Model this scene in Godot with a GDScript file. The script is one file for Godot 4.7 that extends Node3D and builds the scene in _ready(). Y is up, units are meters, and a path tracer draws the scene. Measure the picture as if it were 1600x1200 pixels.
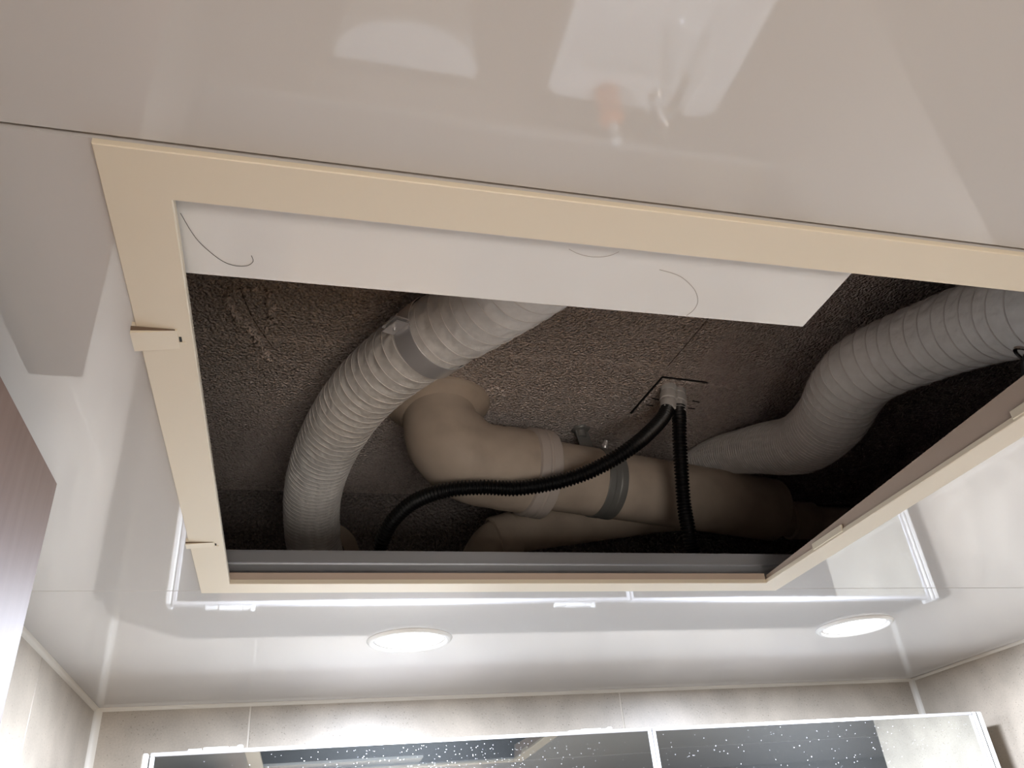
extends Node3D

# ---------------------------------------------------------------- sizes (metres, y up)
const CEIL = 2.2            # underside of the glossy ceiling panels
const SLAB = 2.583          # underside of the concrete slab
const XL = -0.283           # left tiled wall
const XR = 1.183            # right tiled wall
const ZB = -1.407           # back tiled wall
const SEAM_A = -0.2540      # joint between front and middle ceiling panel
const SEAM_B = -0.8397      # joint between middle and back ceiling panel

var M := {}
var taken := {}


func numbered(called: String) -> String:
	if not taken.has(called):
		taken[called] = 0
		return called
	taken[called] += 1
	return "%s_%03d" % [called, taken[called]]


func tag(o: Node3D, label: String, category: String, group := "") -> Node3D:
	o.set_meta("label", label)
	o.set_meta("category", category)
	if group:
		o.set_meta("group", group)
	return o


func thing(called: String, label: String, category: String, at := Vector3.ZERO, group := "") -> Node3D:
	var o := Node3D.new()
	o.name = numbered(called)
	add_child(o, true)
	o.position = at
	tag(o, label, category, group)
	return o


func obj(called: String, mesh: Mesh, mat: Material, parent: Node3D = null, at := Vector3.ZERO) -> MeshInstance3D:
	var o := MeshInstance3D.new()
	o.name = numbered(called) if parent == null else called
	o.mesh = mesh
	o.material_override = mat
	o.position = at
	(self if parent == null else parent).add_child(o, true)
	return o


func struct(called: String, label: String) -> Node3D:
	var o := Node3D.new()
	o.name = called
	add_child(o, true)
	o.set_meta("kind", "structure")
	o.set_meta("label", label)
	return o


# ---------------------------------------------------------------- mesh helpers
func new_st() -> SurfaceTool:
	var st := SurfaceTool.new()
	st.begin(Mesh.PRIMITIVE_TRIANGLES)
	return st


func tri(st: SurfaceTool, a: Vector3, b: Vector3, c: Vector3, n: Vector3) -> void:
	var k := (b - a).cross(c - a)
	if k.length_squared() < 1e-20:
		return
	if k.dot(n) > 0.0:
		var t := b
		b = c
		c = t
		k = -k
	var f := (-k).normalized()
	for p in [a, b, c]:
		st.set_normal(f)
		st.add_vertex(p)


func quad(st: SurfaceTool, a: Vector3, b: Vector3, c: Vector3, d: Vector3, n: Vector3) -> void:
	tri(st, a, b, c, n)
	tri(st, a, c, d, n)


# chamfered box between two corners
func cbox(st: SurfaceTool, lo: Vector3, hi: Vector3, ch := 0.001) -> void:
	var c := (lo + hi) / 2.0
	var h := (hi - lo) / 2.0
	ch = minf(ch, minf(h.x, minf(h.y, h.z)) * 0.9)
	var v := func(sx: float, sy: float, sz: float, axis: int) -> Vector3:
		var p := Vector3(sx * (h.x - ch), sy * (h.y - ch), sz * (h.z - ch))
		p[axis] = [sx, sy, sz][axis] * h[axis]
		return c + p
	for axis in 3:
		for s in [-1.0, 1.0]:
			var q := []
			for w in [[-1.0, -1.0], [1.0, -1.0], [1.0, 1.0], [-1.0, 1.0]]:
				var g := [0.0, 0.0, 0.0]
				g[axis] = s
				g[(axis + 1) % 3] = w[0]
				g[(axis + 2) % 3] = w[1]
				q.append(v.call(g[0], g[1], g[2], axis))
			var n := Vector3.ZERO
			n[axis] = s
			quad(st, q[0], q[1], q[2], q[3], n)
	if ch <= 0.0:
		return
	for axis in 3:
		var a1 := (axis + 1) % 3
		var a2 := (axis + 2) % 3
		for s in [-1.0, 1.0]:
			for t in [-1.0, 1.0]:
				var g0 := [0.0, 0.0, 0.0]
				var g1 := [0.0, 0.0, 0.0]
				g0[axis] = -1.0
				g1[axis] = 1.0
				g0[a1] = s
				g1[a1] = s
				g0[a2] = t
				g1[a2] = t
				var n := Vector3.ZERO
				n[a1] = s
				n[a2] = t
				quad(st, v.call(g0[0], g0[1], g0[2], a1), v.call(g1[0], g1[1], g1[2], a1), v.call(g1[0], g1[1], g1[2], a2), v.call(g0[0], g0[1], g0[2], a2), n)
	for sx in [-1.0, 1.0]:
		for sy in [-1.0, 1.0]:
			for sz in [-1.0, 1.0]:
				tri(st, v.call(sx, sy, sz, 0), v.call(sx, sy, sz, 1), v.call(sx, sy, sz, 2), Vector3(sx, sy, sz))


func box_mesh(lo: Vector3, hi: Vector3, ch := 0.001) -> ArrayMesh:
	var st := new_st()
	cbox(st, lo, hi, ch)
	return st.commit()


# an n by m grid of points as one smooth sheet; wrap closes each row on itself, caps close the first and last row
func grid(P: PackedVector3Array, n: int, m: int, wrap := true, cap0 := false, cap1 := false, flip := false) -> ArrayMesh:
	var V := P.duplicate()
	var N := PackedVector3Array()
	N.resize(n * m)
	for i in n:
		for j in m:
			var u := P[mini(i + 1, n - 1) * m + j] - P[maxi(i - 1, 0) * m + j]
			var j0 := (j + m - 1) % m if wrap else maxi(j - 1, 0)
			var j1 := (j + 1) % m if wrap else mini(j + 1, m - 1)
			var w := P[i * m + j1] - P[i * m + j0]
			N[i * m + j] = (u.cross(w) if flip else w.cross(u)).normalized()
	var I := PackedInt32Array()
	var mm := m if wrap else m - 1
	for i in n - 1:
		for j in mm:
			var a := i * m + j
			var b := i * m + (j + 1) % m
			var c := a + m
			var d := b + m
			I.append_array(PackedInt32Array([a, b, c, b, d, c]) if flip else PackedInt32Array([a, c, b, b, c, d]))
	for e in [[cap0, 0, 1], [cap1, n - 1, n - 2]]:
		if not e[0]:
			continue
		var mid := Vector3.ZERO
		for j in m:
			mid += P[e[1] * m + j]
		mid /= m
		var inner := Vector3.ZERO
		for j in m:
			inner += P[e[2] * m + j]
		inner /= m
		var nn := (P[e[1] * m] - mid).cross(P[e[1] * m + m / 4] - mid).normalized()
		if nn.dot(mid - inner) < 0.0:
			nn = -nn
		var at := V.size()
		V.append(mid)
		N.append(nn)
		for j in m:
			V.append(P[e[1] * m + j])
			N.append(nn)
		for j in m:
			var p := at + 1 + j
			var q := at + 1 + (j + 1) % m
			if (V[p] - mid).cross(V[q] - mid).dot(nn) > 0.0:
				I.append_array(PackedInt32Array([at, q, p]))
			else:
				I.append_array(PackedInt32Array([at, p, q]))
	var A := []
	A.resize(Mesh.ARRAY_MAX)
	A[Mesh.ARRAY_VERTEX] = V
	A[Mesh.ARRAY_NORMAL] = N
	A[Mesh.ARRAY_INDEX] = I
	var am := ArrayMesh.new()
	am.add_surface_from_arrays(Mesh.PRIMITIVE_TRIANGLES, A)
	return am


# evenly spaced points along a smooth curve through the given ones
func smooth_path(pts: Array, step: float) -> PackedVector3Array:
	var c := Curve3D.new()
	c.bake_interval = step / 4.0
	for i in pts.size():
		var a: Vector3 = pts[maxi(i - 1, 0)]
		var b: Vector3 = pts[mini(i + 1, pts.size() - 1)]
		var t := (b - a) / 6.0
		c.add_point(pts[i], -t, t)
	var L := c.get_baked_length()
	var n := int(L / step) + 1
	var out := PackedVector3Array()
	for i in n + 1:
		out.append(c.sample_baked(L * i / n, true))
	return out


# frames carried along a path without twist: [right, up] per point
func frames(path: PackedVector3Array) -> Array:
	var out := []
	var r := Vector3.ZERO
	for i in path.size():
		var t := (path[mini(i + 1, path.size() - 1)] - path[maxi(i - 1, 0)]).normalized()
		if i == 0:
			r = t.cross(Vector3.UP if absf(t.y) < 0.9 else Vector3.RIGHT).normalized()
		else:
			r = (r - t * r.dot(t)).normalized()
		out.append([r, t.cross(r)])
	return out


# tube of sides m along path; radius is called with (index, angle)
func tube(path: PackedVector3Array, m: int, radius: Callable, cap0 := true, cap1 := true) -> ArrayMesh:
	var F := frames(path)
	var P := PackedVector3Array()
	for i in path.size():
		for j in m:
			var a := TAU * j / m
			var r: float = radius.call(i, a)
			P.append(path[i] + (F[i][0] * cos(a) + F[i][1] * sin(a)) * r)
	return grid(P, path.size(), m, true, cap0, cap1)


# round profile [distance along axis, radius] turned about an axis from a point
func lathe(at: Vector3, axis: Vector3, prof: Array, m := 48) -> ArrayMesh:
	axis = axis.normalized()
	var r := axis.cross(Vector3.UP if absf(axis.y) < 0.9 else Vector3.RIGHT).normalized()
	var u := axis.cross(r)
	# each corner of the profile is doubled a little apart so that its edge stays crisp
	var Q := []
	for i in prof.size():
		var p := Vector2(prof[i][0], prof[i][1])
		if i > 0 and i < prof.size() - 1:
			var a := Vector2(prof[i - 1][0], prof[i - 1][1])
			var b := Vector2(prof[i + 1][0], prof[i + 1][1])
			var e := minf(0.0006, minf(p.distance_to(a), p.distance_to(b)) * 0.3)
			Q.append(p.move_toward(a, e))
			Q.append(p.move_toward(b, e))
		else:
			Q.append(p)
	var P := PackedVector3Array()
	for q in Q:
		for j in m:
			var a := TAU * j / m
			P.append(at + axis * q.x + (r * cos(a) + u * sin(a)) * q.y)
	return grid(P, Q.size(), m)


# closed outline in the yz or xz plane carried along x or around a rectangle
func extrude_x(outline: Array, x0: float, x1: float) -> ArrayMesh:
	var st := new_st()
	var mid := Vector2.ZERO
	for p in outline:
		mid += p
	mid /= outline.size()
	for i in outline.size():
		var a: Vector2 = outline[i]
		var b: Vector2 = outline[(i + 1) % outline.size()]
		var n := Vector3(0, (b - a).x, -(b - a).y)
		quad(st, Vector3(x0, a.y, a.x), Vector3(x1, a.y, a.x), Vector3(x1, b.y, b.x), Vector3(x0, b.y, b.x), n)
	var idx := Geometry2D.triangulate_polygon(PackedVector2Array(outline))
	for k in range(0, idx.size(), 3):
		for e in [[x0, -1.0], [x1, 1.0]]:
			var q := []
			for w in 3:
				var p: Vector2 = outline[idx[k + w]]
				q.append(Vector3(e[0], p.y, p.x))
			tri(st, q[0], q[1], q[2], Vector3(e[1], 0, 0))
	return st.commit()


# profile of [outward from the inner edge, y] points swept round a rectangle with mitred corners
func rect_ring(x0: float, x1: float, z0: float, z1: float, prof: Array) -> ArrayMesh:
	var st := new_st()
	var corner := func(k: int, p: Array) -> Vector3:
		var u: float = p[0]
		return [Vector3(x0 - u, p[1], z0 - u), Vector3(x1 + u, p[1], z0 - u), Vector3(x1 + u, p[1], z1 + u), Vector3(x0 - u, p[1], z1 + u)][k]
	var outward := [Vector3(0, 0, -1), Vector3(1, 0, 0), Vector3(0, 0, 1), Vector3(-1, 0, 0)]
	for i in prof.size():
		var a: Array = prof[i]
		var b: Array = prof[(i + 1) % prof.size()]
		for k in 4:
			var n: Vector3 = outward[k] * (b[1] - a[1]) + Vector3(0, -(b[0] - a[0]), 0)
			quad(st, corner.call(k, a), corner.call((k + 1) % 4, a), corner.call((k + 1) % 4, b), corner.call(k, b), -n)
	return st.commit()


# rounded rectangles [cx, cz, half x, half z, corner radius, y] joined one above the other
func loft(rings: Array, cap0 := true, cap1 := true, per := 8) -> ArrayMesh:
	var P := PackedVector3Array()
	for r in rings:
		for q in 4:
			var sx := [1.0, -1.0, -1.0, 1.0][q] as float
			var sz := [1.0, 1.0, -1.0, -1.0][q] as float
			for k in per:
				var a := PI / 2 * (q + float(k) / (per - 1))
				P.append(Vector3(r[0] + sx * (r[2] - r[4]) + cos(a) * r[4], r[5], r[1] + sz * (r[3] - r[4]) + sin(a) * r[4]))
	return grid(P, rings.size(), per * 4, true, cap0, cap1, true)


# ---------------------------------------------------------------- materials
func std(color: Color, rough: float, metal := 0.0) -> StandardMaterial3D:
	var m := StandardMaterial3D.new()
	m.albedo_color = color
	m.roughness = rough
	m.metallic = metal
	return m


func noise_tex(seed_: int, freq: float, size := 512, ramp := [], octaves := 4, normal := false, bump := 4.0, gain := 0.5) -> NoiseTexture2D:
	var n := FastNoiseLite.new()
	n.seed = seed_
	n.noise_type = FastNoiseLite.TYPE_SIMPLEX_SMOOTH
	n.frequency = freq
	n.fractal_octaves = octaves
	n.fractal_gain = gain
	var t := NoiseTexture2D.new()
	t.width = size
	t.height = size
	t.seamless = true
	t.noise = n
	if normal:
		t.as_normal_map = true
		t.bump_strength = bump
	if ramp.size():
		var g := Gradient.new()
		g.offsets = PackedFloat32Array(ramp.map(func(e): return e[0]))
		g.colors = PackedColorArray(ramp.map(func(e): return e[1]))
		t.color_ramp = g
	return t


func tri_map(m: StandardMaterial3D, scale: Vector3) -> void:
	m.uv1_triplanar = true
	m.uv1_world_triplanar = true
	m.uv1_scale = scale


# beige stone print: soft clouding with small dark flecks gathered in clusters
func tile_print() -> ImageTexture:
	var size := 768
	var img := Image.create(size, size, false, Image.FORMAT_RGB8)
	var n := FastNoiseLite.new()
	n.seed = 5
	n.frequency = 0.006
	n.fractal_octaves = 4
	var g := FastNoiseLite.new()
	g.seed = 9
	g.frequency = 0.12
	g.fractal_octaves = 2
	for y in size:
		for x in size:
			var ax := TAU * x / size
			var ay := TAU * y / size
			var c := n.get_noise_3d(cos(ax) * 120.0 + cos(ay) * 60.0, sin(ax) * 120.0, sin(ay) * 120.0)
			var f := g.get_noise_2d(x, y)
			var v := 1.0 + c * 0.10 + f * 0.03
			img.set_pixel(x, y, Color(0.725 * v, 0.685 * v, 0.63 * v))
	var rng := RandomNumberGenerator.new()
	rng.seed = 77
	for k in 150:
		var cx := rng.randf() * size
		var cy := rng.randf() * size
		for e in rng.randi_range(4, 14):
			var px := int(cx + rng.randfn() * 26.0)
			var py := int(cy + rng.randfn() * 26.0)
			var dk := rng.randf_range(0.42, 0.78)
			var ln := rng.randi_range(1, 3)
			for w in ln:
				var qx := posmod(px + w, size)
				var qy := posmod(py + w * rng.randi_range(0, 1), size)
				img.set_pixel(qx, qy, img.get_pixel(qx, qy) * Color(dk, dk * 0.97, dk * 0.94))
	return ImageTexture.create_from_image(img)


func materials() -> void:
	M.ceiling = std(Color(0.82, 0.813, 0.805), 0.035)
	M.ceiling.metallic_specular = 0.62
	M.lid = std(Color(0.91, 0.91, 0.905), 0.1)
	M.frame = std(Color(0.905, 0.865, 0.785), 0.42)
	M.slot_or_shade = std(Color(0.42, 0.35, 0.29), 0.8)  # brown of the shade line painted beside each catch
	M.rough_frame = std(Color(0.76, 0.69, 0.63), 0.6)
	M.caulk = std(Color(0.90, 0.88, 0.84), 0.5)
	M.white_metal = std(Color(0.78, 0.78, 0.79), 0.4)
	M.white_plastic = std(Color(0.93, 0.93, 0.92), 0.25)
	M.ceramic = std(Color(0.95, 0.95, 0.94), 0.08)
	M.aluminium = std(Color(0.86, 0.87, 0.89), 0.3, 0.75)
	M.steel = std(Color(0.95, 0.95, 0.96), 0.27, 0.5)
	M.dull_steel = std(Color(0.58, 0.58, 0.57), 0.4, 0.55)
	M.chrome = std(Color(0.9, 0.9, 0.9), 0.05, 1.0)
	M.mirror = std(Color(0.85, 0.87, 0.87), 0.015, 0.982)
	M.dark = std(Color(0.05, 0.05, 0.05), 0.6)
	M.rubber = std(Color(0.028, 0.03, 0.036), 0.42)
	M.gland = std(Color(0.80, 0.79, 0.78), 0.5)
	M.hair = std(Color(0.10, 0.08, 0.07), 0.5)
	M.faint_hair = std(Color(0.60, 0.55, 0.52), 0.5)
	M.speck = std(Color(0.86, 0.87, 0.89), 0.3)
	M.crack = std(Color(0.07, 0.06, 0.055), 0.9)
	M.joint = std(Color(0.42, 0.38, 0.35), 0.9)

	M.concrete = std(Color.WHITE, 0.95)
	M.concrete.albedo_texture = noise_tex(3, 0.03, 1024, [[0.2, Color(0.76, 0.70, 0.675)], [0.5, Color(0.90, 0.845, 0.82)], [1.0, Color(0.95, 0.90, 0.875)]], 6, false, 4.0, 0.85)
	M.concrete.normal_enabled = true
	M.concrete.normal_texture = noise_tex(8, 0.14, 512, [], 3, true, 12.0)
	M.concrete.normal_scale = 1.3
	tri_map(M.concrete, Vector3.ONE * 2.6)
	M.plaster = std(Color(0.68, 0.63, 0.59), 0.95)
	M.plaster.normal_enabled = true
	M.plaster.normal_texture = M.concrete.normal_texture
	tri_map(M.plaster, Vector3.ONE * 4.0)
	M.masonry = std(Color(0.56, 0.53, 0.52), 0.95)
	M.masonry.normal_enabled = true
	M.masonry.normal_texture = M.concrete.normal_texture
	tri_map(M.masonry, Vector3.ONE * 2.0)

	M.tile = std(Color.WHITE, 0.42)
	M.tile.albedo_texture = tile_print()
	tri_map(M.tile, Vector3.ONE * 2.6)
	M.grout = std(Color(0.86, 0.83, 0.78), 0.9)
	M.floor_tile = std(Color(0.36, 0.34, 0.31), 0.5)
	M.front_tile = std(Color(0.42, 0.39, 0.35), 0.5)

	# brown laminate with a fine upright grain
	M.wood = std(Color(0.93, 0.93, 0.93), 0.5)
	M.wood.metallic_specular = 0.35
	M.wood.albedo_texture = noise_tex(21, 0.02, 512, [[0.0, Color(0.56, 0.46, 0.41)], [0.5, Color(0.58, 0.48, 0.43)], [1.0, Color(0.60, 0.50, 0.45)]], 5)
	tri_map(M.wood, Vector3(9, 0.7, 9))

	M.duct = std(Color.WHITE, 0.5)
	M.duct.albedo_texture = noise_tex(31, 0.02, 512, [[0.0, Color(0.93, 0.92, 0.905)], [0.6, Color(0.965, 0.957, 0.945)], [1.0, Color(0.975, 0.97, 0.96)]], 4)
	M.duct.normal_enabled = true
	M.duct.normal_texture = noise_tex(33, 0.03, 512, [], 4, true, 4.0)
	M.duct.normal_scale = 0.5
	tri_map(M.duct, Vector3.ONE * 6.0)
	M.wire = std(Color(0.90, 0.885, 0.87), 0.45)

	# ivory drain plastic, dusty and faintly scuffed
	M.pvc = std(Color.WHITE, 0.5)
	M.pvc.metallic_specular = 0.35
	M.pvc.albedo_texture = noise_tex(41, 0.01, 512, [[0.0, Color(0.68, 0.625, 0.57)], [0.5, Color(0.74, 0.685, 0.625)], [1.0, Color(0.78, 0.725, 0.665)]], 5)
	tri_map(M.pvc, Vector3.ONE * 3.0)
	M.pvc_grey = std(Color(0.76, 0.72, 0.69), 0.4)

	M.lamp = std(Color.WHITE, 0.4)
	M.lamp.emission_enabled = true
	M.lamp.emission = Color(0.96, 0.97, 1.0)
	M.lamp.emission_energy_multiplier = 3.0
	M.added_hall_glow = std(Color.WHITE, 0.4)  # glow of the window panel added in the hall
	M.added_hall_glow.emission_enabled = true
	M.added_hall_glow.emission = Color(1.0, 0.96, 0.92)
	M.added_hall_glow.emission_energy_multiplier = 2.0


func area_light(parent: Node3D, at: Vector3, size: float, energy: float, color: Color) -> void:
	var l := AreaLight3D.new()
	l.name = "glow"
	l.area_size = Vector2(size, size)
	l.light_energy = energy
	l.light_color = color
	l.shadow_enabled = true
	l.area_range = 8.0
	l.area_attenuation = 2.0
	parent.add_child(l, true)
	l.position = at
	l.rotation = Vector3(-PI / 2, 0, 0)   # shines straight down


# ---------------------------------------------------------------- the room
func tiled(parent: Node3D, axis: int, face: float, into: float, cuts: Array, rows: Array) -> void:
	# tiles of one wall: axis is the wall's normal (0 = x, 2 = z), face the tiles' front, into the direction away from the room
	for i in cuts.size() - 1:
		for j in rows.size() - 1:
			var a := Vector3.ZERO
			var b := Vector3.ZERO
			a[axis] = minf(face, face + into * 0.009)
			b[axis] = maxf(face, face + into * 0.009)
			a[2 - axis] = cuts[i] + 0.001
			b[2 - axis] = cuts[i + 1] - 0.001
			a.y = rows[j] + 0.001
			b.y = rows[j + 1] - 0.001
			var c := (a + b) / 2.0
			obj("tile", box_mesh(a - c, b - c, 0.0008), M.tile, parent, c)


func room() -> void:
	var rows := [0.0, 0.41, 0.71, 1.01, 1.31, 1.61, 1.91, 2.212]
	var w := struct("wall_back", "beige stone-look tiled wall behind the mirror cabinet, raw masonry above the ceiling")
	obj("masonry", box_mesh(Vector3(-0.45, -0.1, -1.6), Vector3(2.3, SLAB, -1.44), 0), M.masonry, w)
	obj("grout", box_mesh(Vector3(XL, 0, -1.44), Vector3(XR, 2.212, ZB - 0.0007), 0), M.grout, w)
	tiled(w, 2, ZB, -1.0, [XL, -0.058, 0.567, XR], rows)

	w = struct("wall_left", "beige stone-look tiled wall on the left beyond the wooden door")
	obj("masonry", box_mesh(Vector3(-0.45, -0.1, -1.44), Vector3(-0.32, SLAB, 0.4), 0), M.masonry, w)
	obj("grout", box_mesh(Vector3(-0.32, 0, -1.44), Vector3(XL - 0.0007, 2.212, 0.25), 0), M.grout, w)
	tiled(w, 0, XL, -1.0, [ZB, -1.069, -0.443, 0.183, 0.25], rows)

	w = struct("wall_right", "beige stone-look tiled wall at the right end of the mirror cabinet")
	obj("masonry", box_mesh(Vector3(1.215, -0.1, -1.44), Vector3(2.3, SLAB, SEAM_B - 0.03), 0), M.masonry, w)
	obj("grout", box_mesh(Vector3(XR + 0.0007, 0, -1.44), Vector3(1.215, 2.212, SEAM_B - 0.009), 0), M.grout, w)
	tiled(w, 0, XR, 1.0, [ZB, SEAM_B], rows)
	obj("grout", box_mesh(Vector3(1.215, 0, SEAM_B - 0.03), Vector3(2.1, 2.212, SEAM_B - 0.0097), 0), M.grout, w)
	tiled(w, 2, SEAM_B, -1.0, [XR + 0.009, 1.81, 2.1], rows)

	w = struct("wall_side", "far side wall of the alcove to the right of the room")
	obj("masonry", box_mesh(Vector3(2.12, -0.1, SEAM_B - 0.03), Vector3(2.3, SLAB, 0.4), 0), M.masonry, w)
	obj("grout", box_mesh(Vector3(2.1097, 0, SEAM_B), Vector3(2.12, 2.212, 0.25), 0), M.grout, w)
	tiled(w, 0, 2.1, 1.0, [SEAM_B, -0.2, 0.25], rows)

	w = struct("wall_front", "wall with the doorway behind the viewer")
	var st := new_st()
	cbox(st, Vector3(-0.45, -0.1, 0.25), Vector3(-0.15, SLAB, 0.4), 0)
	cbox(st, Vector3(0.58, -0.1, 0.25), Vector3(2.3, SLAB, 0.4), 0)
	cbox(st, Vector3(-0.15, 2.17, 0.25), Vector3(0.58, SLAB, 0.4), 0)
	obj("masonry", st.commit(), M.front_tile, w)

	w = struct("floor", "beige floor tiles of the bathroom, seen only as a reflection")
	obj("screed", box_mesh(Vector3(-0.45, -0.25, -1.6), Vector3(2.3, -0.012, 2.2), 0), M.grout, w)
	for i in 8:
		for j in 6:
			var a := Vector3(XL + 0.3 * i + 0.001, -0.012, ZB + 0.3 * j + 0.001)
			obj("tile", box_mesh(a, Vector3(minf(a.x + 0.298, 2.1), 0, minf(a.z + 0.298, 0.25)), 0.0008), M.floor_tile, w)

	# the hall beyond the doorway, closed, lit by the added window panel
	w = struct("wall_hall", "plain walls of the hall beyond the doorway")
	st = new_st()
	cbox(st, Vector3(-0.9, -0.1, 2.0), Vector3(1.4, 2.7, 2.2), 0)
	cbox(st, Vector3(-0.9, -0.1, 0.4), Vector3(-0.75, 2.7, 2.0), 0)
	cbox(st, Vector3(1.25, -0.1, 0.4), Vector3(1.4, 2.7, 2.0), 0)
	cbox(st, Vector3(-0.9, -0.1, 0.3), Vector3(-0.45, 2.7, 0.4), 0)
	cbox(st, Vector3(-0.9, 2.35, 0.4), Vector3(1.4, 2.7, 2.2), 0)
	obj("shell", st.commit(), std(Color(0.90, 0.89, 0.88), 0.8), w)
	obj("boards", box_mesh(Vector3(-0.75, -0.012, 0.4), Vector3(1.25, 0.0, 2.0), 0), std(Color(0.80, 0.64, 0.44), 0.5), w)

	# white sealant beads where walls and ceiling meet
	var n := 1
	for e in [
		[Vector3(XL, CEIL + 0.0006, ZB), Vector3(XR, CEIL + 0.0006, ZB), Vector3(0, -1, 1), 0.0055],
		[Vector3(XL, CEIL, ZB), Vector3(XL, CEIL, 0.25), Vector3(1, -1, 0), 0.0055],
		[Vector3(XR, CEIL, ZB), Vector3(XR, CEIL, SEAM_B), Vector3(-1, -1, 0), 0.0045],
		[Vector3(XL, 0, ZB), Vector3(XL, CEIL, ZB), Vector3(1, 0, 1), 0.010],
		[Vector3(XR, 0, ZB), Vector3(XR, CEIL, ZB), Vector3(-1, 0, 1), 0.0085],
	]:
		var s := struct("trim_%d" % n, ["white sealant bead along the top of the back wall", "white sealant bead along the top of the left wall", "white sealant bead along the top of the right wall", "white sealant bead up the left back corner", "white sealant bead up the right back corner"][n - 1])
		n += 1
		var a: Vector3 = e[0]
		var b: Vector3 = e[1]
		var d: Vector3 = e[2]
		var ux := Vector3(d.x, 0, 0) if absf(d.x) > 0 else Vector3(0, 0, d.z)
		var uy := d - ux
		var P := PackedVector3Array()
		for p in [a, b]:
			for k in 9:
				var t := k / 8.0
				# a shallow concave bead
				var q := Vector2(1.0 - t, t) - Vector2(1, 1) * 0.30 * sin(PI * t)
				P.append(p + (ux * q.x + uy * q.y) * e[3])
		var facing := (P[1] - P[0]).cross(P[9] - P[0]).dot(d) < 0.0
		obj("bead", grid(P, 2, 9, false, false, false, facing), M.caulk, s)


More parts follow.
